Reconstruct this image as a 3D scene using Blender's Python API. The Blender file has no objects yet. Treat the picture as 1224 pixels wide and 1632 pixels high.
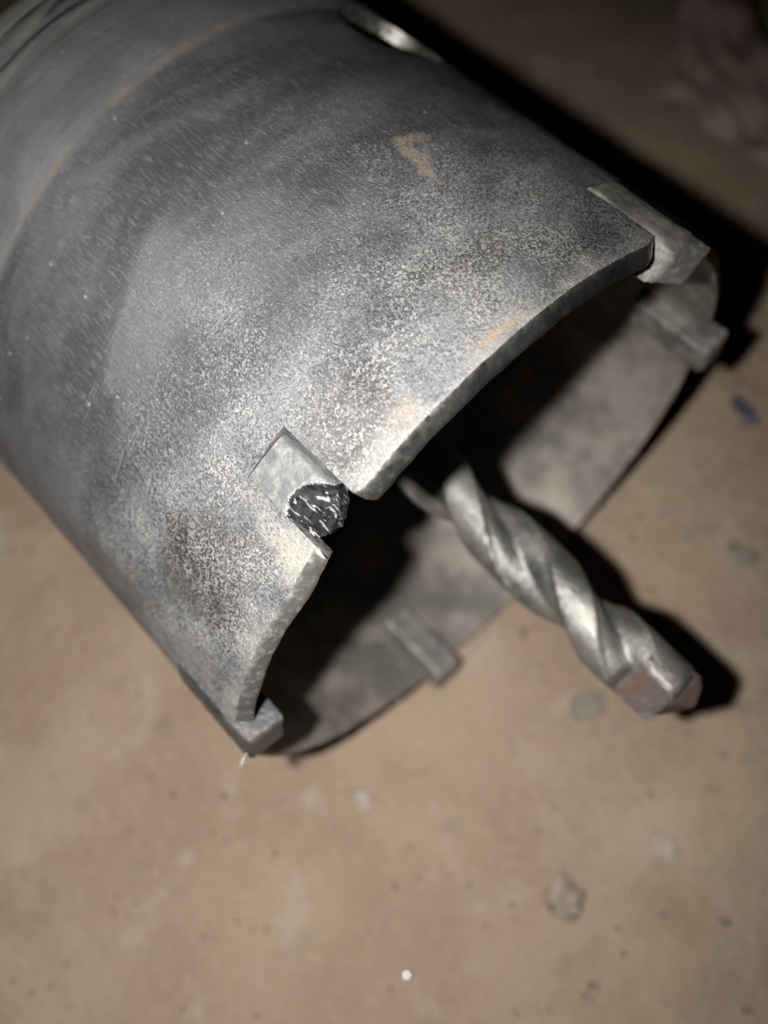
import bpy, bmesh, math, random
import numpy as np
from mathutils import Vector, Matrix, noise

random.seed(4)
SC = bpy.context.scene
COL = SC.collection
S = 0.034                                   # outer radius of the cup in metres (68 mm core bit)

# ------------------------------------------------------------------ frames
# survey of the place, written in "cup radii" with x right, y down, z away from the lens
F_PX, PW, PH = 1428.76, 1224.0, 1632.0
C = np.array([0.356929, 0.0519425, 2.766606])          # centre of the rim
A = np.array([0.6786909, 0.6501708, -0.3415503]); A /= np.linalg.norm(A)   # axis towards the open end
U = np.cross(A, [0, 0, 1.0]); U /= np.linalg.norm(U)
V = np.cross(A, U)
N = np.array([0.0844, 0.3813, 0.9206]); N -= A*(N@A); N /= np.linalg.norm(N)   # down into the floor
O = C + N*1.004                                        # floor point below the rim centre
EX, EZ = A, -N
EY = np.cross(EZ, EX)
M3 = np.stack([EX, EY, EZ])
def W(p): return Vector((M3 @ (np.asarray(p, float) - O))*S)        # surveyed point -> world
def D(d): return Vector(M3 @ np.asarray(d, float))
def at(px, py, lift=0.0):                                # floor point that the photo shows at a pixel
    d = np.array([(px - PW/2)/F_PX, (py - PH/2)/F_PX, 1.0])
    t = (O @ N)/(d @ N)
    p = W(d*t); p.z = lift
    return p

# ------------------------------------------------------------------ camera, world, light, exposure
cam_d = bpy.data.cameras.new('camera'); cam = bpy.data.objects.new('camera', cam_d); COL.objects.link(cam)
cx, cy, cz = D((1, 0, 0)), D((0, -1, 0)), D((0, 0, -1))
m = Matrix((cx, cy, cz)).transposed().to_4x4(); m.translation = W((0, 0, 0))
cam.matrix_world = m
cam_d.sensor_fit = 'VERTICAL'; cam_d.sensor_height = 5.0; cam_d.sensor_width = 3.75
cam_d.lens = 5.0*F_PX/PH
cam_d.clip_start = 0.005; cam_d.clip_end = 20
cam_d.dof.use_dof = True
cam_d.dof.focus_distance = 2.00*S
cam_d.dof.aperture_fstop = cam_d.lens/1.85
cam_d.dof.aperture_blades = 0
SC.camera = cam

world = bpy.data.worlds.new('World'); SC.world = world; world.use_nodes = True
wb = world.node_tree.nodes['Background']
wb.inputs[0].default_value = (0.9, 0.85, 0.75, 1); wb.inputs[1].default_value = 0.0015

ld = bpy.data.lights.new('flash', 'SPOT'); flash = bpy.data.objects.new('flash', ld); COL.objects.link(flash)
ld.energy = 0.84; ld.shadow_soft_size = 0.0016; ld.color = (1.0, 0.975, 0.935)
ld.spot_size = math.radians(100); ld.spot_blend = 1.0
lp = np.array([-0.40, -0.01, 0.0])
aim = np.array([-0.50, 0.36, 2.6])
flash.location = W(lp)
flash.rotation_euler = (W(aim) - W(lp)).to_track_quat('-Z', 'Y').to_euler()

SC.view_settings.view_transform = 'Standard'; SC.view_settings.look = 'None'
SC.view_settings.exposure = 0.0; SC.view_settings.gamma = 1.0

# ------------------------------------------------------------------ node helpers
class NT:
    def __init__(s, name):
        s.m = bpy.data.materials.new(name); s.m.use_nodes = True
        s.t = s.m.node_tree; s.n = s.t.nodes
        s.b = s.n['Principled BSDF']
    def put(s, sock, v):
        if isinstance(v, bpy.types.NodeSocket): s.t.links.new(v, sock)
        else: sock.default_value = v
    def math(s, op, a, b=0.0, c=0.0, clamp=False):
        n = s.n.new('ShaderNodeMath'); n.operation = op; n.use_clamp = clamp
        for i, v in enumerate((a, b, c)): s.put(n.inputs[i], v)
        return n.outputs[0]
    def mul(s, a, b): return s.math('MULTIPLY', a, b)
    def add(s, a, b): return s.math('ADD', a, b)
    def sub(s, a, b): return s.math('SUBTRACT', a, b)
    def ramp(s, v, lo, hi, o0=0.0, o1=1.0):
        n = s.n.new('ShaderNodeMapRange'); n.interpolation_type = 'SMOOTHSTEP'
        for k, x in zip(('Value', 'From Min', 'From Max', 'To Min', 'To Max'), (v, lo, hi, o0, o1)): s.put(n.inputs[k], x)
        return n.outputs[0]
    def mix(s, f, a, b):
        n = s.n.new('ShaderNodeMix'); n.data_type = 'RGBA'
        s.put(n.inputs[0], f)
        for i, v in ((6, a), (7, b)):
            s.put(n.inputs[i], v if isinstance(v, bpy.types.NodeSocket) else (*v, 1))
        return n.outputs[2]
    def mixf(s, f, a, b):
        return s.add(s.mul(a, s.sub(1.0, f)), s.mul(b, f))
    def coord(s, kind='Object'):
        return s.n.new('ShaderNodeTexCoord').outputs[kind]
    def scaled(s, vec, sc):
        n = s.n.new('ShaderNodeMapping'); s.t.links.new(vec, n.inputs[0]); n.inputs['Scale'].default_value = sc
        return n.outputs[0]
    def noise(s, vec, scale, detail=3.0, rough=0.55, dist=0.0):
        n = s.n.new('ShaderNodeTexNoise'); s.t.links.new(vec, n.inputs['Vector'])
        n.inputs['Scale'].default_value = scale; n.inputs['Detail'].default_value = detail
        n.inputs['Roughness'].default_value = rough; n.inputs['Distortion'].default_value = dist
        return n.outputs[0]
    def voro(s, vec, scale, out='Distance', feature='F1'):
        n = s.n.new('ShaderNodeTexVoronoi'); n.feature = feature; s.t.links.new(vec, n.inputs['Vector'])
        n.inputs['Scale'].default_value = scale
        return n.outputs[out]
    def sep(s, vec):
        n = s.n.new('ShaderNodeSeparateXYZ'); s.t.links.new(vec, n.inputs[0]); return n.outputs
    def bump(s, h, strength, dist, prev=None):
        n = s.n.new('ShaderNodeBump'); s.put(n.inputs['Height'], h)
        n.inputs['Strength'].default_value = strength; n.inputs['Distance'].default_value = dist
        if prev is not None: s.t.links.new(prev, n.inputs['Normal'])
        return n.outputs[0]
    def fin(s, col=None, rough=None, metal=None, normal=None, spec=None):
        for k, v in (('Base Color', col), ('Roughness', rough), ('Metallic', metal), ('Normal', normal), ('Specular IOR Level', spec)):
            if v is None: continue
            if isinstance(v, tuple): v = (*v, 1)
            s.put(s.b.inputs[k], v)
        return s.m

# ------------------------------------------------------------------ materials
def mat_cup():
    t = NT('worn_dusty_steel')
    uv = t.coord('UV')                       # x = angle in radians (arc length in radii), y = height along the axis
    x, y, _ = t.sep(uv)
    big = t.noise(uv, 2.3, 4, 0.6)
    mid = t.noise(uv, 8.0, 5, 0.6)
    fine = t.noise(t.scaled(uv, (1.6, .7, 1)), 125.0, 5, 0.72)
    grain = t.mixf(.45, t.sep(t.voro(uv, 230.0, 'Color'))[0], t.sep(t.voro(uv, 420.0, 'Color'))[1])
    hair = t.noise(t.scaled(uv, (150, 22, 1)), 1.0, 3, 0.6, 0.3)
    turn = t.noise(t.scaled(uv, (2.4, 26, 1)), 1.0, 4, 0.6, 0.6)
    # bare steel: blue-black and lighter clouds, drawn out round the cup
    cloud = t.noise(t.scaled(uv, (2.2, 5.0, 1)), 1.0, 4, 0.55, 0.5)
    steel = t.mix(t.ramp(cloud, .38, .66), (0.121, 0.126, 0.138), (0.236, 0.243, 0.261))
    steel = t.mix(t.mul(t.ramp(hair, .45, .75), .55), steel, (0.36, 0.36, 0.38))
    # the back collar is paler and turned
    back = t.ramp(t.add(y, t.mul(t.sub(mid, .5), .012)), -1.19, -1.228)
    colr = t.mix(t.ramp(t.add(t.mul(turn, .45), t.mul(mid, .55)), .36, .66), (0.180, 0.186, 0.196), (0.245, 0.250, 0.258))
    colr = t.mix(t.mul(t.ramp(y, -1.42, -1.56), t.ramp(turn, .44, .60)), colr, (0.27, 0.26, 0.235))
    colr = t.mix(t.mul(t.ramp(y, -1.46, -1.58), t.ramp(turn, .46, .36)), colr, (0.055, 0.052, 0.048))
    steel = t.mix(back, steel, colr)
    # tan dust held by the step
    yy = t.add(y, t.mul(t.sub(t.noise(uv, 7.0, 3, .6), .5), .012))
    line = t.mul(t.ramp(yy, -1.252, -1.232), t.ramp(yy, -1.206, -1.222))
    rad = math.radians
    arcs = t.math('MAXIMUM', t.mul(t.ramp(x, rad(56), rad(68)), t.ramp(x, rad(88), rad(84))), t.mul(t.mul(t.ramp(x, rad(95), rad(98)), t.ramp(x, rad(112), rad(101))), .8))
    line = t.mul(line, t.add(.18, t.mul(.82, t.mul(arcs, t.ramp(t.noise(uv, 14.0, 3, .6), .30, .55)))))
    steel = t.mix(t.mul(line, .75), steel, (0.33, 0.275, 0.21))
    # cement dust flecks, thickening towards the cutting end
    zone = t.ramp(t.add(y, t.mul(t.sub(big, .5), 1.1)), -.98, -.10)
    thr = t.add(t.sub(.64, t.mul(zone, .17)), t.mul(t.ramp(t.noise(uv, 3.6, 4, .6), .40, .62), .045))
    soft = t.sub(t.add(t.mul(fine, .62), t.mul(grain, .38)), thr)
    fleck = t.ramp(soft, -.035, .105)
    patch = t.ramp(mid, .30, .62, .35, 1.0)
    dust = t.mul(t.mul(fleck, patch), t.ramp(zone, 0, .5, .5, 1))
    film = t.mul(t.ramp(zone, .25, .95), t.ramp(t.noise(uv, 5.0, 4, .6, .5), .36, .62))
    # brown burnt steel near the teeth
    burn = t.mul(t.ramp(t.add(y, t.mul(t.sub(mid, .5), .25)), -.34, -.10), t.ramp(t.noise(t.scaled(uv, (3.2, 2, 1)), 1.0, 3, .6), .46, .62))
    def spot(x0, y0, sx, sy):
        wx = t.add(x, t.mul(t.sub(mid, .5), .16)); wy = t.add(y, t.mul(t.sub(t.noise(uv, 11.0, 4, .65), .5), .16))
        dx = t.math('DIVIDE', t.sub(wx, math.radians(x0)), sx); dy = t.math('DIVIDE', t.sub(wy, y0), sy)
        return t.ramp(t.add(t.mul(dx, dx), t.mul(dy, dy)), 1.3, .25)
    scorch = t.math('MAXIMUM', t.math('MAXIMUM', t.mul(spot(127, -.25, .17, .17), 1.25), spot(96, -.17, .10, .09)), t.mul(t.math('MAXIMUM', spot(70, -.22, .16, .07), spot(50, -.12, .10, .08)), .8))
    burn = t.math('MAXIMUM', t.mul(burn, .55), t.mul(scorch, .70))
    steel = t.mix(burn, steel, (0.060, 0.050, 0.041))
    duc = t.mix(mid, (0.325, 0.327, 0.325), (0.41, 0.40, 0.372))
    col = t.mix(t.mul(film, .42), steel, (0.205, 0.205, 0.205))
    col = t.mix(t.mul(dust, .8), col, duc)
    pits = t.mul(t.ramp(soft, -.075, -.15), t.ramp(zone, .2, .8))
    col = t.mix(t.mul(pits, .6), col, (0.055, 0.055, 0.058))
    # whitish film along the lip
    lip = t.mul(t.ramp(t.add(y, t.mul(t.sub(mid, .5), .10)), -.10, -.03), t.ramp(mid, .35, .6))
    col = t.mix(t.mul(lip, .5), col, (0.33, 0.31, 0.275))
    # ochre smears: one on the flank, one on the lip
    wob = t.sub(t.noise(uv, 16.0, 4, .65), .5)
    def blob(x0, y0, sx, sy, sl, cut=.55):
        x0 = t.add(t.mul(wob, .10), x0)
        dx = t.math('DIVIDE', t.sub(x, x0), sx)
        dy = t.math('DIVIDE', t.sub(t.sub(y, y0), t.mul(t.sub(x, x0), sl)), sy)
        r2 = t.add(t.mul(dx, dx), t.mul(dy, dy))
        return t.mul(t.ramp(r2, 1.2, .2), t.ramp(t.add(t.mul(fine, .7), t.mul(mid, .3)), cut - .07, cut + .06))
    R = math.radians
    tan = t.math('MAXIMUM', blob(R(64.0), -.525, .032, .070, 1.6, .465), blob(R(61.3), -.605, .050, .024, -.3, .475))
    tan2 = blob(R(76.5), -.052, .075, .012, -.10, .44)
    tan3 = blob(R(57), -.42, .10, .05, .6, .58)
    tan4 = blob(R(92), -.07, .05, .03, .2, .52)
    paste = t.math('MAXIMUM', blob(R(114.2), -.09, .050, .11, 0.0, .47), t.mul(blob(R(113.0), -.20, .030, .07, 0.0, .47), .7))
    col = t.mix(t.mul(paste, .8), col, (0.30, 0.285, 0.245))
    tt = t.math('MAXIMUM', t.math('MAXIMUM', tan, tan2), t.mul(t.math('MAXIMUM', tan3, tan4), .6))
    col = t.mix(t.mul(tt, .7), col, (0.33, 0.245, 0.165))
    # odd pale chips of plaster
    v = t.voro(t.scaled(uv, (1, .8, 1)), 24.0); vc = t.voro(t.scaled(uv, (1, .8, 1)), 24.0, 'Color')
    chips = t.mul(t.ramp(t.add(v, t.mul(mid, .12)), .20, .13), t.ramp(t.sep(vc)[0], .86, .90))
    col = t.mix(t.mul(chips, .7), col, (0.30, 0.295, 0.285))
    scr = t.noise(t.scaled(uv, (5, 220, 1)), 1.0, 2, .5, .8)
    scm = t.mul(t.ramp(scr, .63, .70), t.ramp(t.noise(uv, 4.5, 2, .5), .52, .62))
    col = t.mix(t.mul(scm, .6), col, (0.45, 0.45, 0.45))
    alld = t.math('MAXIMUM', t.math('MAXIMUM', t.math('MAXIMUM', t.mul(dust, .8), paste), t.mul(lip, .6)), t.math('MAXIMUM', chips, tt))
    metal = t.sub(t.sub(.70, t.mul(alld, .58)), t.add(t.mul(back, .22), t.mul(film, .15)))
    rough = t.add(t.add(.40, t.mul(alld, .3)), t.mul(t.sub(fine, .5), .25))
    b = t.bump(t.add(t.mul(grain, .7), t.mul(fine, .7)), .55, .00012)
    b = t.bump(hair, .35, .00008, b)
    b = t.bump(dust, .5, .00006, b)
    b = t.bump(t.mul(turn, t.ramp(y, -1.40, -1.56)), .6, .00022, b)
    b = t.bump(mid, .35, .0003, b)
    return t.fin(col, rough, metal, b)

def mat_inner():
    t = NT('inner_wall_steel')
    p = t.coord('Object')
    n1 = t.noise(p, 110, 5, .65); n2 = t.noise(p, 260, 4, .6); n3 = t.noise(p, 1100, 4, .65)
    col = t.mix(t.ramp(n1, .38, .64), (0.118, 0.108, 0.098), (0.285, 0.258, 0.222))  # steel mottle; the warm cast of reflected light is mixed into its colour
    col = t.mix(t.mul(t.ramp(n2, .54, .70), .25), col, (0.22, 0.165, 0.135))
    col = t.mix(t.mul(t.ramp(n3, .58, .7), .5), col, (0.45, 0.43, 0.38))
    b = t.bump(n3, .5, .0001); b = t.bump(n2, .4, .0003, b)
    return t.fin(col, t.add(.48, t.mul(n2, .25)), .35, b)

def mat_rim():
    t = NT('rim_steel')
    p = t.coord('Object'); uv = t.coord('UV'); x, y, _ = t.sep(uv)
    n1 = t.noise(p, 160, 4, .65); n2 = t.noise(p, 1100, 4, .7); n3 = t.noise(p, 3200, 2, .6)
    worn = t.ramp(t.add(x, t.mul(t.sub(n1, .5), .5)), math.radians(88), math.radians(116))   # caked with dust on one side, rubbed bare on the other
    bare = t.mix(t.ramp(n1, .38, .62), (0.055, 0.055, 0.057), (0.115, 0.114, 0.113))  # bare ground steel, coloured darker to carry the shade on the rim face
    col = t.mix(t.mul(worn, .7), bare, (0.105, 0.098, 0.090))
    d = t.mul(t.ramp(n2, .50, .66), t.add(.10, t.mul(worn, .45)))
    col = t.mix(d, col, (0.34, 0.32, 0.28))
    edge = t.mul(t.ramp(y, -.012, -.029), t.ramp(n2, .38, .56))
    col = t.mix(t.mul(edge, .55), col, (0.33, 0.32, 0.29))
    b = t.bump(n2, .5, .0002); b = t.bump(n3, .3, .0001, b)
    return t.fin(col, t.add(t.add(.30, t.mul(worn, .15)), t.mul(n2, .2)), t.sub(.85, t.mul(worn, .45)), b)

def mat_tooth(name, c0, c1, dustc, metal=.45, dustamt=.6):
    t = NT(name)
    p = t.coord('Object')
    n1 = t.noise(p, 260, 4, .6); n2 = t.noise(p, 1300, 4, .65); n3 = t.noise(p, 3800, 2, .6)
    col = t.mix(t.ramp(n1, .35, .65), c0, c1)
    col = t.mix(t.mul(t.ramp(t.add(t.mul(n2, .6), t.mul(n1, .4)), .46, .62), dustamt), col, dustc)
    b = t.bump(n3, .5, .0001); b = t.bump(n2, .5, .00018, b)
    return t.fin(col, t.add(.36, t.mul(n2, .3)), metal, b)

def mat_fracture():
    t = NT('broken_carbide')
    p = t.coord('Object')
    n1 = t.noise(p, 500, 4, .6, 1.0); n2 = t.noise(t.scaled(p, (1, 3.2, 1)), 620, 3, .6, 1.6)
    col = t.mix(t.ramp(n1, .4, .65), (0.006, 0.0063, 0.0075), (0.022, 0.023, 0.026))
    col = t.mix(t.mul(t.ramp(n2, .585, .64), .9), col, (0.22, 0.23, 0.23))
    b = t.bump(n2, .25, .0001); b = t.bump(n1, .3, .0002, b)
    return t.fin(col, t.add(.50, t.mul(n1, .25)), 0.0, b, .14)

def mat_drill():
    t = NT('bright_drill_steel')
    p = t.coord('Object')
    n1 = t.noise(p, 190, 4, .6); n2 = t.noise(p, 1500, 4, .65); n3 = t.noise(t.scaled(p, (1, 5, 5)), 800, 3, .6)
    col = t.mix(t.ramp(n1, .35, .65), (0.125, 0.124, 0.118), (0.265, 0.258, 0.238))
    col = t.mix(t.mul(t.ramp(t.add(t.mul(n2, .6), t.mul(n1, .4)), .47, .60), .5), col, (0.25, 0.24, 0.22))
    b = t.bump(n2, .6, .00014); b = t.bump(n3, .6, .00015, b)
    return t.fin(col, t.add(.33, t.mul(n1, .3)), .70, b)

def mat_tip():
    t = NT('brazed_carbide_tip')
    p = t.coord('Object')
    n1 = t.noise(p, 330, 4, .6); n2 = t.noise(p, 1500, 3, .6)
    col = t.mix(t.ramp(n1, .45, .62), (0.092, 0.076, 0.069), (0.112, 0.066, 0.054))
    col = t.mix(t.mul(t.ramp(n2, .55, .7), .4), col, (0.165, 0.152, 0.15))
    b = t.bump(n2, .4, .00012)
    return t.fin(col, .8, .0, b, .15)

def mat_floor():
    t = NT('dusty_tan_floor')
    p = t.coord('Object')
    n0 = t.noise(p, 9, 4, .6); n1 = t.noise(p, 42, 5, .62, .4); n2 = t.noise(p, 150, 5, .65); n3 = t.noise(p, 700, 4, .7)
    col = t.mix(t.ramp(n1, .34, .66), (0.262, 0.191, 0.133), (0.337, 0.261, 0.187))
    col = t.mix(t.mul(t.ramp(n0, .5, .66), .35), col, (0.280, 0.195, 0.138))
    pale = t.noise(p, 95, 4, .6, .6)
    col = t.mix(t.mul(t.ramp(pale, .56, .68), .55), col, (0.365, 0.305, 0.24))
    grey = t.noise(t.scaled(p, (1, 1.3, 1)), 70, 4, .6, 1.2)
    col = t.mix(t.mul(t.ramp(grey, .62, .74), .35), col, (0.225, 0.195, 0.165))
    col = t.mix(t.mul(t.ramp(n2, .60, .72), .45), col, (0.20, 0.145, 0.105))
    v = t.voro(p, 190); vc = t.sep(t.voro(p, 190, 'Color'))
    sp = t.mul(t.ramp(t.add(v, t.mul(t.sub(n2, .5), .3)), .34, .22), t.ramp(vc[0], .93, .96))
    col = t.mix(t.mul(sp, .45), col, t.mix(t.ramp(vc[1], .4, .6), (0.38, 0.345, 0.295), (0.18, 0.145, 0.12)))
    col = t.mix(t.mul(t.ramp(n3, .48, .70), .42), col, (0.36, 0.295, 0.23))
    b = t.bump(n3, .8, .0005); b = t.bump(n2, .6, .0011, b); b = t.bump(n1, .6, .0020, b)
    return t.fin(col, .75, 0.0, b, .3)

def mat_plain(name, c0, c1, rough=.7, metal=0.0, scale=600):
    t = NT(name)
    p = t.coord('Object')
    n = t.noise(p, scale, 4, .65)
    return t.fin(t.mix(t.ramp(n, .35, .65), c0, c1), rough, metal, t.bump(n, .5, .0002))

M_CUP, M_IN, M_RIM, M_DRILL, M_TIP, M_FLOOR, M_FRAC = mat_cup(), mat_inner(), mat_rim(), mat_drill(), mat_tip(), mat_floor(), mat_fracture()
M_TOOTH = mat_tooth('carbide_tooth_steel', (0.13, 0.125, 0.12), (0.25, 0.235, 0.22), (0.36, 0.335, 0.30))
M_TOOTH_A = mat_tooth('grey_carbide', (0.125, 0.13, 0.133), (0.185, 0.19, 0.19), (0.27, 0.265, 0.25), .35, .5)
M_TOOTH_E = mat_tooth('dusty_carbide', (0.16, 0.155, 0.15), (0.30, 0.29, 0.275), (0.43, 0.405, 0.37), .3, .75)
M_TOOTH_B = mat_tooth('dark_carbide', (0.065, 0.067, 0.075), (0.115, 0.115, 0.12), (0.22, 0.21, 0.19), .7, .3)
M_BRAZE = mat_plain('dusty_braze', (0.19, 0.18, 0.155), (0.31, 0.295, 0.25), .7, .1, 1600)

# ------------------------------------------------------------------ mesh helpers
def mesh_obj(name, verts, faces, mats, parent=None, smooth=True, mi=None, uv=None):
    me = bpy.data.meshes.new(name); me.from_pydata([tuple(v) for v in verts], [], faces)
    for k in (mats if isinstance(mats, (list, tuple)) else [mats]): me.materials.append(k)
    if mi is not None: me.polygons.foreach_set('material_index', np.asarray(mi, np.int32))
    if smooth: me.polygons.foreach_set('use_smooth', [True]*len(me.polygons))
    if uv is not None:
        l = me.uv_layers.new(name='UVMap'); vi = np.empty(len(me.loops), np.int32); me.loops.foreach_get('vertex_index', vi)
        l.data.foreach_set('uv', np.asarray(uv, np.float32)[vi].ravel())
    me.update()
    o = bpy.data.objects.new(name, me); COL.objects.link(o)
    if parent is not None: o.parent = parent
    return o
def tag(o, label=None, cat=None, group=None, kind=None):
    for k, v in (('label', label), ('category', cat), ('group', group), ('kind', kind)):
        if v: o[k] = v
    return o

# ------------------------------------------------------------------ the setting: floor
def build_floor():
    xs = np.concatenate([np.linspace(-1.5, -.16, 12)[:-1], np.linspace(-.16, .16, 110), np.linspace(.16, 1.5, 12)[1:]])
    n = len(xs)
    verts = []
    for yy in xs:
        for xx in xs:
            fade = 1.0 if max(abs(xx), abs(yy)) < .15 else 0.0
            z = fade*(.0007*noise.noise(Vector((xx*38, yy*38, 1))) + .0004*noise.noise(Vector((xx*120, yy*120, 4))) - .0011)
            verts.append((xx, yy, z - (0 if fade else .0011)))
    faces = [(j*n+i, j*n+i+1, (j+1)*n+i+1, (j+1)*n+i) for j in range(n-1) for i in range(n-1)]
    return tag(mesh_obj('floor', verts, faces, M_FLOOR), kind='structure')
build_floor()

# ------------------------------------------------------------------ the core bit
root = bpy.data.objects.new('core_drill_bit', None); COL.objects.link(root)
root.empty_display_size = .02
root.location = (W(C).x, W(C).y, 0.0)
tag(root, 'dusty worn steel core drill bit with carbide teeth lying on the tan floor', 'core drill bit')
ROOT = Vector(root.location)
def cyl(T, r, h):                                        # angle in degrees, radius and height in radii -> root space
    t = math.radians(T)
    return W(C + A*h + r*(math.cos(t)*U + math.sin(t)*V)) - ROOT
cA, cU, cV = D(A)*S, D(U)*S, D(V)*S
cC = W(C) - ROOT

TEETH = {'A': (103.0, 111.2), 'E': (36.3, 45.6), 'B': (150.5, 159.0), 'C': (234.8, 242.5), 'D': (342.0, 349.5), 'X': (271.5, 279.0)}
SLOT_H = -.262
HOLE = (37.0, -1.08, .172)
R_IN, H_BACK, H_RING = .958, -1.76, -1.2255

def fbm(p, oct=4):
    return noise.fractal(p, .9, 2.1, oct)

def build_cup():
    T = list(np.arange(-90, 270, .5))
    for a, b in TEETH.values():
        for q in (a, b):
            qq = q if q < 270 else q - 360
            k = int(np.argmin(np.abs(np.array(T) - qq))); T[k] = qq
    T = np.array(T); nT = len(T)
    hs = np.concatenate([np.arange(H_BACK, -1.27, .014), np.linspace(-1.27, -1.19, 17), np.arange(-1.176, -.27, .012), [SLOT_H],
                         np.arange(-.25, -.06, .010), np.linspace(-.055, 0, 16)])
    nH = len(hs)
    TT, HH = np.meshgrid(T, hs)                          # [nH, nT]
    hx, hy, hr = HOLE
    # hole: cells whose centre lies inside go; the border vertices are drawn onto the circle
    cT = np.radians((T + np.roll(T, -1) + np.where(np.arange(nT) == nT-1, 360, 0))/2 - hx)
    cH = (hs[1:] + hs[:-1])/2 - hy
    kill = (cT[None, :]**2 + cH[:, None]**2) < hr**2
    cTd = np.degrees(cT) + hx
    for a, b in TEETH.values():
        for off in (0, -360):
            kill |= ((cTd[None, :] > a + off) & (cTd[None, :] < b + off)) & ((hs[1:] + hs[:-1])[:, None]/2 > SLOT_H)
    use = np.zeros((nH, nT), int)
    k4 = ~kill
    for dj in (0, 1):
        for di in (0, 1):
            use[dj:nH-1+dj, :] += np.roll(k4, di, axis=1)
    cnt = np.full((nH, nT), 4); cnt[0] = 2; cnt[-1] = 2
    border = (use > 0) & (use < cnt)
    dT = np.radians(TT - hx); dH = HH - hy; rr = np.hypot(dT, dH)
    hb = border & (rr < hr*1.4)
    sc = np.where(hb, hr/np.maximum(rr, 1e-6), 1)
    TT = np.where(hb, hx + np.degrees(dT*sc), TT); HH = np.where(hb, hy + dH*sc, HH)
    verts, uv = [], []
    def wall(layer):
        for j in range(nH):
            for i in range(nT):
                t, h = TT[j, i], HH[j, i]
                p = Vector((math.cos(math.radians(t))*3, math.sin(math.radians(t))*3, h*3))
                endf = min(1.0, max(0.0, (h + .055)/.055))
                lip = .006*fbm(p*1.1, 2) + .0026*fbm(p*5, 2) + .0016*fbm(p*13, 3)
                # the lip dips just before each tooth and rounds down at the slot corners
                hh = h
                dip = 0.0
                for nm, (a, b) in TEETH.items():
                    for off in (0, -360):
                        d0 = t - (b + off)
                        if 0 <= d0 < 5 and nm != 'A': dip = max(dip, .030*(1 - d0/5)**2)
                        d1 = (a + off) - t
                        if 0 <= d1 < 1.4: dip = max(dip, .022*(1 - d1/1.4)**2)
                        if 0 <= d0 < 6 and nm == 'A': dip = max(dip, .012*(1 - d0/6))
                hh += endf*(lip - dip) if h > -.055 else 0
                if layer == 0:
                    r = 1.0
                    if h < H_RING: r += .0035*min(1, (H_RING - h)/.05)
                    if h < -1.52: r += .0035*math.sin(h*95)*(.5 + .5*noise.noise(p*.8)) - .004
                    if h < H_BACK + .03: r -= .02*(1 - (h - H_BACK)/.03)**2
                    if h > -.030:
                        r -= .034*((h + .030)/.030)**1.4
                    r += .0009*noise.noise(p*14) + .0016*noise.noise(p*3.1) + (.0011*noise.noise(p*34) if h > -.9 else 0)
                    w = min(1, max(0, (h + .5)/.5)); r += .0022*w*fbm(p*7, 3)
                else:
                    r = R_IN + .0015*fbm(p*1.5, 2)
                    if h < H_BACK + .12: r = R_IN
                x, y = math.cos(math.radians(t))*r, math.sin(math.radians(t))*r
                verts.append(cC + cA*hh + cU*x + cV*y)
                uv.append((math.radians(t), hh))
    wall(0); wall(1)
    L = nH*nT
    faces, mi = [], []
    for j in range(nH-1):
        for i in range(nT):
            if kill[j, i]: continue
            i2 = (i+1) % nT
            q = (j*nT+i, j*nT+i2, (j+1)*nT+i2, (j+1)*nT+i)
            faces.append(q); mi.append(2 if hs[j] > -.027 else 0)
            if j > 9: faces.append(tuple(L + k for k in reversed(q))); mi.append(1)
    # edges of the sheet: lip, slots, hole
    def alive(j, i): return 0 <= j < nH-1 and not kill[j, i % nT]
    for j in range(nH):
        for i in range(nT):
            i2 = (i+1) % nT
            up, dn = alive(j, i), alive(j-1, i)          # edge along T at row j
            if up != dn and j > 0:
                a, b = j*nT+i, j*nT+i2
                f = (a, b, L+b, L+a) if dn else (b, a, L+a, L+b)
                faces.append(f); mi.append(2)
            if j < nH-1:
                rt, lf = alive(j, i), alive(j, i-1)      # edge along h at column i
                if rt != lf:
                    a, b = j*nT+i, (j+1)*nT+i
                    f = (a, b, L+b, L+a) if lf else (b, a, L+a, L+b)
                    faces.append(f); mi.append(2)
    # closed back with a raised hub
    base = len(verts)
    prof = [(.955, H_BACK-.012), (.60, H_BACK-.02), (.34, H_BACK-.02), (.33, H_BACK-.25), (.16, H_BACK-.26), (.155, H_BACK-.9), (.0, H_BACK-.9)]
    prev = list(range(0, nT))
    for r, h in prof:
        cur = []
        for i in range(nT):
            t = math.radians(T[i]); verts.append(cC + cA*h + cU*(math.cos(t)*r) + cV*(math.sin(t)*r)); uv.append((t, h)); cur.append(len(verts)-1)
        for i in range(nT):
            i2 = (i+1) % nT; faces.append((prev[i2], prev[i], cur[i], cur[i2])); mi.append(0)
        prev = cur
    cur0 = None
    rowi = [L + 10*nT + i for i in range(nT)]            # inside of the back
    c0 = len(verts); verts.append(cC + cA*hs[10]); uv.append((0, hs[10]))
    for i in range(nT):
        faces.append((rowi[i], rowi[(i+1) % nT], c0)); mi.append(1)
    return mesh_obj('cup', verts, faces, [M_CUP, M_IN, M_RIM], root, True, mi, uv)
cup = build_cup()
# keep the corners of slots and lip crisp
cup.data.set_sharp_from_angle(angle=math.radians(50))

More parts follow.
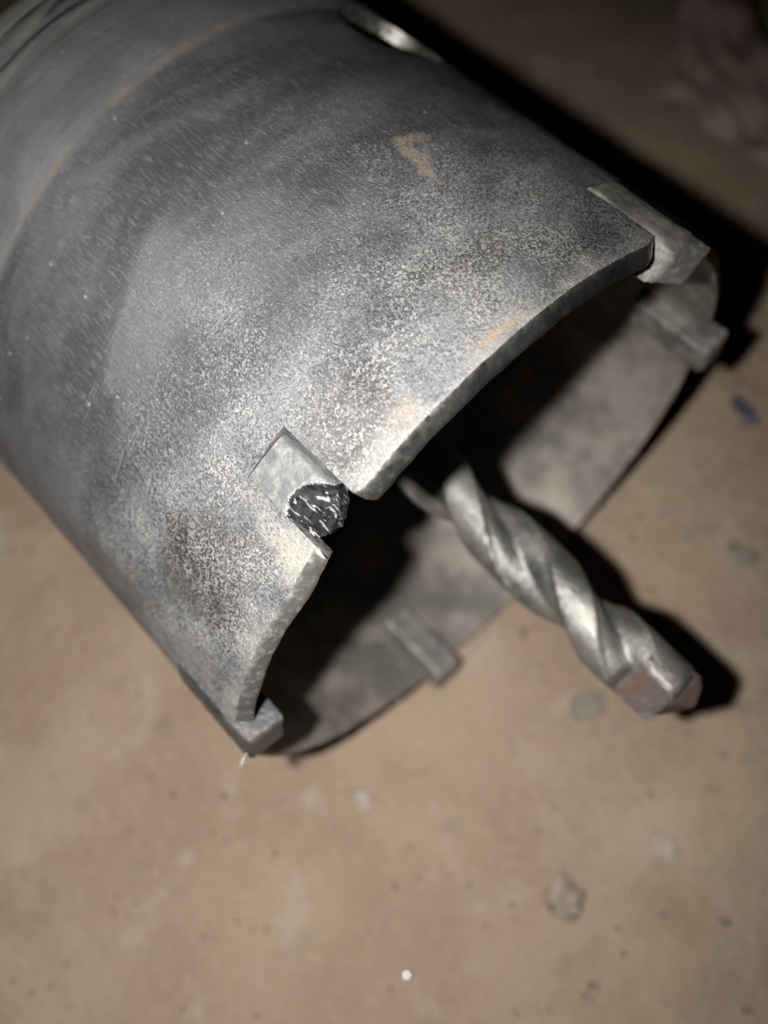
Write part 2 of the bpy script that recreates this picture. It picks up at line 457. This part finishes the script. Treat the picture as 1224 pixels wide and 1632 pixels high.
def block(name, nu, nv, nw, f, mat, parent, ang=38):
    """closed box grid; f(a,b,c) with a,b,c in 0..1 returns a point"""
    idx, verts, faces = {}, [], []
    def vid(i, j, k):
        key = (i, j, k)
        if key not in idx:
            idx[key] = len(verts); verts.append(f(i/nu, j/nv, k/nw))
        return idx[key]
    for i in range(nu):
        for j in range(nv):
            faces.append((vid(i, j, 0), vid(i, j+1, 0), vid(i+1, j+1, 0), vid(i+1, j, 0)))
            faces.append((vid(i, j, nw), vid(i+1, j, nw), vid(i+1, j+1, nw), vid(i, j+1, nw)))
    for i in range(nu):
        for k in range(nw):
            faces.append((vid(i, 0, k), vid(i+1, 0, k), vid(i+1, 0, k+1), vid(i, 0, k+1)))
            faces.append((vid(i, nv, k), vid(i, nv, k+1), vid(i+1, nv, k+1), vid(i+1, nv, k)))
    for j in range(nv):
        for k in range(nw):
            faces.append((vid(0, j, k), vid(0, j, k+1), vid(0, j+1, k+1), vid(0, j+1, k)))
            faces.append((vid(nu, j, k), vid(nu, j+1, k), vid(nu, j+1, k+1), vid(nu, j, k+1)))
    o = mesh_obj(name, verts, faces, mat, parent)
    bm = bmesh.new(); bm.from_mesh(o.data); bmesh.ops.recalc_face_normals(bm, faces=bm.faces); bm.to_mesh(o.data); bm.free()
    o.data.set_sharp_from_angle(angle=math.radians(ang))
    return o

def roundbox(a, lim=.06):                                # pulls the outermost grid lines in: small bevels
    return a
def tooth(key, h0, r_in, r_out, top, mat, gap=(.25, .25), seed=0, name='carbide_tooth', wear=.006):
    """top(s,q) -> height of the cutting face for s = 0..1 across, q = 0..1 outwards"""
    T0, T1 = TEETH[key]
    T0 += gap[0]; T1 -= gap[1]
    def f(a, b, c):
        # spacing of the grid lines: tight at the borders so that edges come out bevelled
        def sp(x): return .5 - .5*math.cos(math.pi*x)
        a2, b2, c2 = sp(a), sp(b), sp(c)
        t = T0 + (T1-T0)*a2; ro = r_out(a2) if callable(r_out) else r_out; r = r_in + (ro-r_in)*b2
        hh = h0 + (top(a2, b2) - h0)*c2
        # bevel: shrink on edges and corners
        e = [min(x, 1-x) for x in (a2, b2, c2)]
        bev = .016
        da = max(0, .10-e[0])/.10; db = max(0, .10-e[1])/.10; dc = max(0, .06-e[2])/.06
        if c2 > .5: hh -= bev*.9*max(da, db)**2
        if b2 > .5: r -= bev*.45*max(da, dc if c2 > .5 else 0)**2
        if b2 < .5: r += bev*.45*max(da, dc)**2
        p = Vector((t*.25 + seed*7, r*14, hh*14))
        n = noise.noise_vector(p*1.4)*wear*.6 + noise.noise_vector(p*4.3)*wear*.35
        return cyl(t + n.x*30, r + n.y, hh + n.z)
    return block(name, 14, 14, 26, f, mat, root)

tooth('E', SLOT_H+.004, .885, lambda s: 1.012 - .014*s, lambda s, q: .045 - .040*s + .008*q, M_TOOTH_E, (.0, .6), 1)
tb = tooth('B', SLOT_H+.004, .885, 1.012, lambda s, q: .047 - .004*q, M_TOOTH_B, (.2, .2), 2, wear=.0035)
tooth('C', SLOT_H+.004, .900, 1.012, lambda s, q: .058, M_TOOTH, (.2, .2), 3)
tooth('D', SLOT_H+.004, .895, 1.015, lambda s, q: .062 - .006*q, M_TOOTH, (.2, .2), 4)
tooth('X', SLOT_H+.004, .905, 1.010, lambda s, q: .045, M_TOOTH, (.2, .2), 5)

def broken_tooth():
    T0, T1 = TEETH['A']; T0 += 1.0; T1 += .15
    cells = [Vector((random.uniform(0, 1), random.uniform(-.17, .0), 0)) for _ in range(15)]
    tilt = [(random.uniform(-.035, .035), random.uniform(-.30, .30), random.uniform(0, .012)) for _ in cells]
    def depth(s, h):                                     # how far the break has eaten into the outer face
        edge = -.152 + .17*(s - .62)**2 + .004*noise.noise(Vector((s*9, 2, 7)))
        d = h - edge
        if d < 0: return 0.0, d
        k = min(1, d/.022)
        dep = .013*k*k*(3-2*k) + .05*d
        q = Vector((s + .06*noise.noise(Vector((s*6, h*60, 1))), h*1.4 + .012*noise.noise(Vector((s*6, h*60, 5))), 0))
        b = min(range(len(cells)), key=lambda n: (cells[n].x - q.x)**2 + ((cells[n].y*1.4 - q.y)*5)**2)
        tx, ty, o = tilt[b]
        dep += k*(o + tx*(q.x - cells[b].x) + ty*.5*(h - cells[b].y) + .0035*abs(noise.noise(Vector((s*7, h*60, 3)))))
        return max(dep, .001), d
    o_v, o_f, mi = [], [], []
    nu, nv = 44, 72
    rin = .925
    top_end = lambda s: -.048 + .016*s - .030*abs(s - .6)**1.5*3 + .010*noise.noise(Vector((s*5, 9, 1))) + .005*noise.noise(Vector((s*13, 4, 1)))
    for j in range(nv+1):
        for i in range(nu+1):
            s = i/nu; h = SLOT_H + .002 + (top_end(s) - SLOT_H)*j/nv
            dp, d = depth(s, h)
            r = .984 + .014*s**.7 + .0015*noise.noise(Vector((s*9, h*40, 2))) - dp
            if s < .12: r -= .010*(1-s/.12)**2
            o_v.append(cyl(T0 + (T1-T0)*s, r, h))
    for j in range(nv):
        for i in range(nu):
            o_f.append((j*(nu+1)+i, j*(nu+1)+i+1, (j+1)*(nu+1)+i+1, (j+1)*(nu+1)+i))
            s = (i+.5)/nu; h = SLOT_H + (top_end(s) - SLOT_H)*(j+.5)/nv
            mi.append(1 if depth(s, h)[1] > 0 else 0)
    # split into the sound plate and the fracture
    ring = [j*(nu+1) for j in range(nv+1)] + [nv*(nu+1)+i for i in range(1, nu+1)] + [j*(nu+1)+nu for j in range(nv-1, -1, -1)] + [i for i in range(nu-1, 0, -1)]
    sides, base = [], len(o_v)
    for k, q in enumerate(ring):
        j, i = divmod(q, nu+1); s = i/nu; h = SLOT_H + .002 + (top_end(s) - SLOT_H)*j/nv
        o_v.append(cyl(T0 - .85 + (T1-T0+.85)*s, rin, h - .006*j/nv))
    n = len(ring)
    for k in range(n):
        o_f.append((ring[k], ring[(k+1) % n], base+(k+1) % n, base+k)); mi.append(1 if min(ring[k], ring[(k+1) % n]) >= nv*(nu+1) - 6 else 0)
    o_f.append(tuple(base+k for k in range(n))); mi.append(0)
    plate_f = [f for f, q in zip(o_f, mi) if q == 0]; frac_f = [f for f, q in zip(o_f, mi) if q == 1]
    def part(name, fs, mat, parent):
        used = sorted({k for f in fs for k in f}); mp = {k: n for n, k in enumerate(used)}
        o = mesh_obj(name, [o_v[k] for k in used], [tuple(mp[k] for k in f) for f in fs], mat, parent)
        bm = bmesh.new(); bm.from_mesh(o.data); bmesh.ops.recalc_face_normals(bm, faces=bm.faces); bm.to_mesh(o.data); bm.free()
        o.data.set_sharp_from_angle(angle=math.radians(32)); return o
    tp = part('carbide_tooth', plate_f, M_TOOTH_A, root)
    fr = part('fracture', frac_f, M_FRAC, tp)
    # a smooth sheet has no inside: make the break face outwards
    c = cyl((T0+T1)/2, 0, -.07)
    me = fr.data
    if sum((Vector(p.center) - c).dot(p.normal) for p in me.polygons) < 0: me.flip_normals()
    tag(tp, 'chipped grey carbide tooth broken off at its cutting end')
    tag(fr, 'black glassy broken face of the chipped tooth')
    # bead of dusty braze along the far side of the slot
    def bead(T, h0, h1, w, name, seed):
        vs, fs = [], []
        n1, n2 = 60, 8
        for a in range(n1+1):
            h = h0 + (h1-h0)*a/n1
            ww = w*(.65 + .7*abs(noise.noise(Vector((h*30, seed, 2)))))*min(1, 6*min(a/n1, 1-a/n1) + .15)
            for b in range(n2+1):
                ph = math.pi*b/n2
                t = T + math.degrees(ww)*math.cos(ph) + .5*noise.noise(Vector((h*14, seed, 8)))
                r = .993 + ww*.45*math.sin(ph) + .0022*noise.noise(Vector((h*60, b*.7, seed)))
                vs.append(cyl(t, r, h))
        for a in range(n1):
            for b in range(n2):
                fs.append((a*(n2+1)+b, a*(n2+1)+b+1, (a+1)*(n2+1)+b+1, (a+1)*(n2+1)+b))
        o = mesh_obj(name, vs, fs, M_BRAZE, tp)
        bm = bmesh.new(); bm.from_mesh(o.data); bmesh.ops.recalc_face_normals(bm, faces=bm.faces); bm.to_mesh(o.data); bm.free()
        c2 = cyl(T, 0, (h0+h1)/2)
        if sum((Vector(p.center) - c2).dot(p.normal) for p in o.data.polygons) < 0: o.data.flip_normals()
        return o
    bead(T1 + .35, -.215, .000, .010, 'braze_bead', 1)
    return tp
broken_tooth()

# burr hanging from the lower left tooth
def sliver(name, pts, w, mat, parent):
    vs, fs = [], []
    for k, (p, tw) in enumerate(pts):
        for s in range(5):
            an = tw + s*2*math.pi/5
            ww = w*(1 - .6*abs(k/(len(pts)-1) - .35))
            vs.append(p + D((1, 0, 0))*math.cos(an)*ww + D((0, .5, 1))*math.sin(an)*ww)
    for k in range(len(pts)-1):
        for s in range(5):
            fs.append((k*5+s, k*5+(s+1) % 5, (k+1)*5+(s+1) % 5, (k+1)*5+s))
    fs += [tuple(range(5)), tuple(range((len(pts)-1)*5, len(pts)*5))]
    return mesh_obj(name, vs, fs, mat, parent, False)
b0 = cyl(152.5, 1.02, .043)
sliver('burr', [(b0 + D((-.004*k + .004*(k % 2), .009*k, 0))*S, k*.9) for k in range(5)], .00022, M_BRAZE, tb)

# ------------------------------------------------------------------ pilot drill
def pix(px, py, z): return np.array([(px-PW/2)/F_PX*z, (py-PH/2)/F_PX*z, z])
def build_drill():
    q0 = pix(760, 820.6, 2.765); q1 = pix(1056, 1098, 2.525)
    ax = (q1-q0)/np.linalg.norm(q1-q0)
    L1 = np.linalg.norm(q1-q0) + .085
    p_dir = np.cross(ax, [0, 0, 1.0]); p_dir /= np.linalg.norm(p_dir)    # upper right in the photo
    c_dir = np.cross(ax, p_dir)
    if c_dir[2] > 0: p_dir, c_dir = p_dir, -c_dir
    R = .105; P = .93
    z_tip = L1                                            # plate end
    z_land_p = L1 - .170                                  # where the second land stands at the upper right edge
    nA, nZ = 96, 300
    z0, z1 = -1.66, L1 - .050
    def land(th):                                         # 0..1: 1 on a land
        d = abs((th + math.pi/2) % math.pi - math.pi/2)   # distance to nearest land centre (two lands)
        return d
    def rot_of(z):
        k = min(1, max(0, (z - (L1 - .42))/.28)); k = k*k*(3-2*k)
        return 2*math.pi*(min(z, L1 - .135) - z_land_p)/P + .42*k
    rot_tip = rot_of(L1 - .135)
    verts, faces = [], []
    def prof(th, fl=1.0):
        d = land(th)
        w = math.radians(34)
        if d < w: return R*(1 - .012*(d/w)**2)
        k = (d - w)/(math.pi/2 - w)                       # 0..1 into the flute
        s = k*k*(3-2*k)
        return R*(1 - fl*(.13*min(1, k*11) + .34*s))
    zs = np.linspace(z0, z1, nZ)
    for z in zs:
        rot = rot_of(z)
        fl = min(1, max(0, (z + .95)/.3))                 # plain shank inside the cup
        for i in range(nA):
            th = 2*math.pi*i/nA
            r = prof(th - rot, fl)
            r += .0008*noise.noise(Vector((math.cos(th)*3, math.sin(th)*3, z*9)))
            e = (z1 - z)
            if e < .03: r *= .86 + .14*math.sqrt(max(0, 1-(1-e/.03)**2))
            pw, pt = r*math.cos(th - rot_tip), r*math.sin(th - rot_tip)
            kk = min(1, max(0, (z - (L1 - .205))/.03)); kk = kk*kk*(3-2*kk)
            c1 = min(1, max(0, (pw - .040)/.012)); c2 = min(1, max(0, (-pw - .040)/.012))
            pt += kk*(max(-.044 - .03*c2, min(.044 + .03*c1, pt)) - pt)     # cheeks ground flat beside the carbide
            thp = math.atan2(pt, pw) + rot_tip; r = math.hypot(pw, pt)
            p = q0 + ax*z + r*(math.cos(thp)*p_dir + math.sin(thp)*c_dir)
            verts.append(W(p) - ROOT)
    for j in range(nZ-1):
        for i in range(nA):
            i2 = (i+1) % nA
            faces.append((j*nA+i, j*nA+i2, (j+1)*nA+i2, (j+1)*nA+i))
    for j, z, rev in ((0, z0, True), (nZ-1, z1 + .012, False)):
        c = len(verts); verts.append(W(q0 + ax*z) - ROOT)
        for i in range(nA):
            f = (j*nA+i, j*nA+(i+1) % nA, c); faces.append(f[::-1] if rev else f)
    dr = mesh_obj('pilot_drill', verts, faces, M_DRILL, root)
    bm = bmesh.new(); bm.from_mesh(dr.data); bmesh.ops.recalc_face_normals(bm, faces=bm.faces); bm.to_mesh(dr.data); bm.free()
    dr.data.set_sharp_from_angle(angle=math.radians(28))
    # carbide plate across the tip
    rot = rot_tip
    w_dir = math.cos(rot)*p_dir + math.sin(rot)*c_dir     # along the plate
    t_dir = -math.sin(rot)*p_dir + math.cos(rot)*c_dir    # through the plate
    def f(a, b, c):
        w = (a*2-1)*(.104 - .020*(b*2-1)**2); th = (b*2-1)*.0485
        top = z_tip + .008 - .036*abs(a*2-1)**1.3 - .060*b
        z = L1 - .168 + (top - (L1 - .168))*c
        if c > .85 and abs(a*2-1) > .85: z -= .006
        p = q0 + ax*z + w*w_dir + th*t_dir
        v = noise.noise_vector(Vector(p)*26)*.0034 + noise.noise_vector(Vector(p)*70)*.0016
        return W(p + np.array(v)) - ROOT
    tip = block('carbide_tip', 16, 6, 12, f, M_TIP, dr, 30)
    tag(tip, 'reddish brazed carbide plate across the end of the pilot drill')
    return dr
build_drill()

# ------------------------------------------------------------------ things lying on the floor
def rock(name, px, py, size, mat, label, cat, seed, flat=.6, sub=3, group=None, rz=0.0, jag=.35):
    bm = bmesh.new(); bmesh.ops.create_icosphere(bm, subdivisions=sub, radius=1)
    for v in bm.verts:
        d = v.co.normalized()
        k = 1 + jag*noise.noise(d*1.5 + Vector((seed*3.1, 0, 0))) + jag*.5*noise.noise(d*3.7 + Vector((0, seed*2.3, 0)))
        q = d*k
        q.z = max(q.z, -.55)
        v.co = Vector((q.x*size[0], q.y*size[1], q.z*flat*size[0]))
    zmin = min(v.co.z for v in bm.verts)
    for v in bm.verts: v.co.z -= zmin
    me = bpy.data.meshes.new(name); bm.to_mesh(me); bm.free(); me.materials.append(mat)
    me.polygons.foreach_set('use_smooth', [True]*len(me.polygons)); me.set_sharp_from_angle(angle=math.radians(25))
    o = bpy.data.objects.new(name, me); COL.objects.link(o)
    o.location = at(px, py, -.0012); o.rotation_euler = (0, 0, rz)
    return tag(o, label, cat, group)
M_STONE = mat_plain('grey_stone', (0.25, 0.198, 0.148), (0.32, 0.26, 0.20))
M_BLUE = mat_plain('blue_plastic', (0.045, 0.055, 0.082), (0.068, 0.080, 0.112), .5)
M_GREY = mat_plain('grey_mortar', (0.17, 0.15, 0.125), (0.23, 0.20, 0.165))
M_BROWN = mat_plain('brown_crumb', (0.10, 0.06, 0.035), (0.17, 0.11, 0.07))
M_PALE = mat_plain('pale_plaster', (0.31, 0.265, 0.21), (0.38, 0.33, 0.275))
rock('stone_chip', 900, 1432, (.0026, .0022), M_STONE, 'small grey stone chip lying alone on the open floor at lower right', 'stone chip', 1, .62, jag=.5)
rock('plastic_scrap', 1190, 650, (.0028, .0011), M_BLUE, 'small dark blue scrap on the floor right of the cup', 'scrap', 2, .3, rz=-.2)
rock('mortar_flake', 938, 1122, (.0027, .0019), M_GREY, 'flat grey mortar flake on the floor just left of the drill tip', 'flake', 3, .22, rz=1.1)
rock('mortar_flake', 1186, 882, (.0023, .0018), M_GREY, 'grey mortar flake near the right edge above the drill tip', 'flake', 4, .3, rz=.4)
rock('brown_crumb', 462, 1212, (.0009, .0007), M_BROWN, 'tiny brown crumb on the floor under the lower rim of the cup', 'crumb', 5, .8)
rock('plaster_crumb', 577, 1272, (.0016, .0012), M_PALE, 'pale plaster crumb on the floor below the cup', 'crumb', 6, .5)
rock('plaster_crumb', 1062, 1352, (.0020, .0014), M_PALE, 'pale low crumb on the floor under the drill tip, right side', 'crumb', 7, .25, rz=.7)

# bright fleck that mirrors the lamp
gp = at(648, 1554)
gl = bpy.data.meshes.new('metal_fleck'); bm = bmesh.new()
bmesh.ops.create_icosphere(bm, subdivisions=3, radius=.00042)
for v in bm.verts: v.co.z *= .30; v.co.x *= 1 + .5*noise.noise(v.co*2600)
bm.to_mesh(gl); bm.free(); gl.polygons.foreach_set('use_smooth', [True]*len(gl.polygons))
tm = NT('shiny_fleck'); gl.materials.append(tm.fin((.6, .6, .58), .42, 1.0))
fl = bpy.data.objects.new('metal_fleck', gl); COL.objects.link(fl)
half = ((flash.location - gp).normalized() + (cam.matrix_world.translation - gp).normalized()).normalized()
fl.location = gp + Vector((0, 0, .0004 - .0004)); fl.rotation_euler = half.to_track_quat('Z', 'Y').to_euler()
tag(fl, 'tiny bright metal fleck glinting on the floor at the bottom of the picture', 'metal fleck')

# crumpled scrap in the dark corner
def scrap():
    o0 = at(1150, 130); e1 = (at(1224, 250) - at(1060, 110)); e2 = (at(1150, 20) - at(1080, 220))
    vs, fs = [], []; n = 40
    for j in range(n+1):
        for i in range(n+1):
            a, b = i/n, j/n
            p = at(1040, 150)*(1-a)*(1-b) + at(1290, 330)*a*(1-b) + at(1110, -60)*(1-a)*b + at(1300, 270)*a*b
            z = .0012 + .0045*abs(noise.noise(Vector((a*2.6, b*2.0, 5)))) + .002*noise.noise(Vector((a*6, b*6, 2))) + .0035*b
            edge = .0012*noise.noise(Vector((a*7, b*7, 9)))
            vs.append((p.x + edge, p.y + edge, max(z, -.0005)))
    for j in range(n):
        for i in range(n):
            fs.append((j*(n+1)+i, j*(n+1)+i+1, (j+1)*(n+1)+i+1, (j+1)*(n+1)+i))
    m = len(vs); vs += [(x, y, z - .0004) for x, y, z in vs]
    fs += [tuple(m + k for k in reversed(f)) for f in fs[:]]
    rim = [i for i in range(n+1)] + [j*(n+1)+n for j in range(1, n+1)] + [n*(n+1)+i for i in range(n-1, -1, -1)] + [j*(n+1) for j in range(n-1, 0, -1)]
    for k in range(len(rim)):
        a, b = rim[k], rim[(k+1) % len(rim)]; fs.append((a, m+a, m+b, b))
    ms = mat_plain('dull_red_scrap', (0.30, 0.21, 0.185), (0.42, 0.31, 0.27), .8, 0, 120)
    return tag(mesh_obj('crumpled_scrap', vs, fs, ms), 'crumpled dull reddish scrap lying in the dark upper right corner', 'scrap')
scrap()

def olive():
    cs = [at(1178, -40, .0), at(1300, 215, .0), at(1420, 120, .0), at(1260, -140, .0)]
    bm = bmesh.new(); n = 24; g = []
    for j in range(n+1):
        for i in range(n+1):
            a, b = i/n, j/n
            p = cs[0]*(1-a)*(1-b) + cs[1]*a*(1-b) + cs[2]*a*b + cs[3]*(1-a)*b
            k = noise.noise(Vector((a*5, b*5, 3)))
            g.append(bm.verts.new((p.x + .002*k, p.y + .002*k, .004 + .003*abs(k) + .002*math.sin(a*9))))
    for j in range(n):
        for i in range(n):
            bm.faces.new((g[j*(n+1)+i], g[j*(n+1)+i+1], g[(j+1)*(n+1)+i+1], g[(j+1)*(n+1)+i]))
    r = bmesh.ops.extrude_face_region(bm, geom=bm.faces[:])
    for v in r['geom']:
        if isinstance(v, bmesh.types.BMVert): v.co.z -= .006
    bmesh.ops.recalc_face_normals(bm, faces=bm.faces)
    me = bpy.data.meshes.new('olive_cloth'); bm.to_mesh(me); bm.free(); me.materials.append(mat_plain('olive_cloth', (0.12, 0.115, 0.045), (0.17, 0.155, 0.06), .9, 0, 200))
    me.polygons.foreach_set('use_smooth', [True]*len(me.polygons))
    o = bpy.data.objects.new('olive_scrap', me); COL.objects.link(o)
    return tag(o, 'dark olive scrap at the very upper right corner beyond the reddish scrap', 'scrap')
olive()

# dusty grit strewn over the floor, too fine to count
def grit():
    vs, fs = [], []
    rnd = random.Random(11)
    for k in range(3000):
        x, y = rnd.uniform(-.11, .16), rnd.uniform(-.16, .16)
        s = rnd.choice((.00016, .0002, .00026, .0003, .00045))*rnd.uniform(.7, 1.3)
        b = len(vs); an = rnd.random()*6.28
        z0 = -.0010
        for q in range(5):
            aa = an + q*1.2566; rr = s*rnd.uniform(.7, 1.2)
            vs.append((x + math.cos(aa)*rr, y + math.sin(aa)*rr, z0))
        for q in range(5):
            aa = an + q*1.2566; rr = s*rnd.uniform(.5, .9)
            vs.append((x + math.cos(aa)*rr, y + math.sin(aa)*rr, z0 + s*1.6 + .0006))
        fs += [(b+q, b+(q+1) % 5, b+5+(q+1) % 5, b+5+q) for q in range(5)] + [tuple(b+5+q for q in range(5))]
    g = NT('floor_grit'); p = g.coord('Object'); n = g.noise(p, 160, 2)
    mt = g.fin(g.mix(g.ramp(n, .4, .6), (0.22, 0.165, 0.12), (0.40, 0.34, 0.27)), .8)
    return tag(mesh_obj('floor_grit', vs, fs, mt, None, False), kind='stuff')
grit()
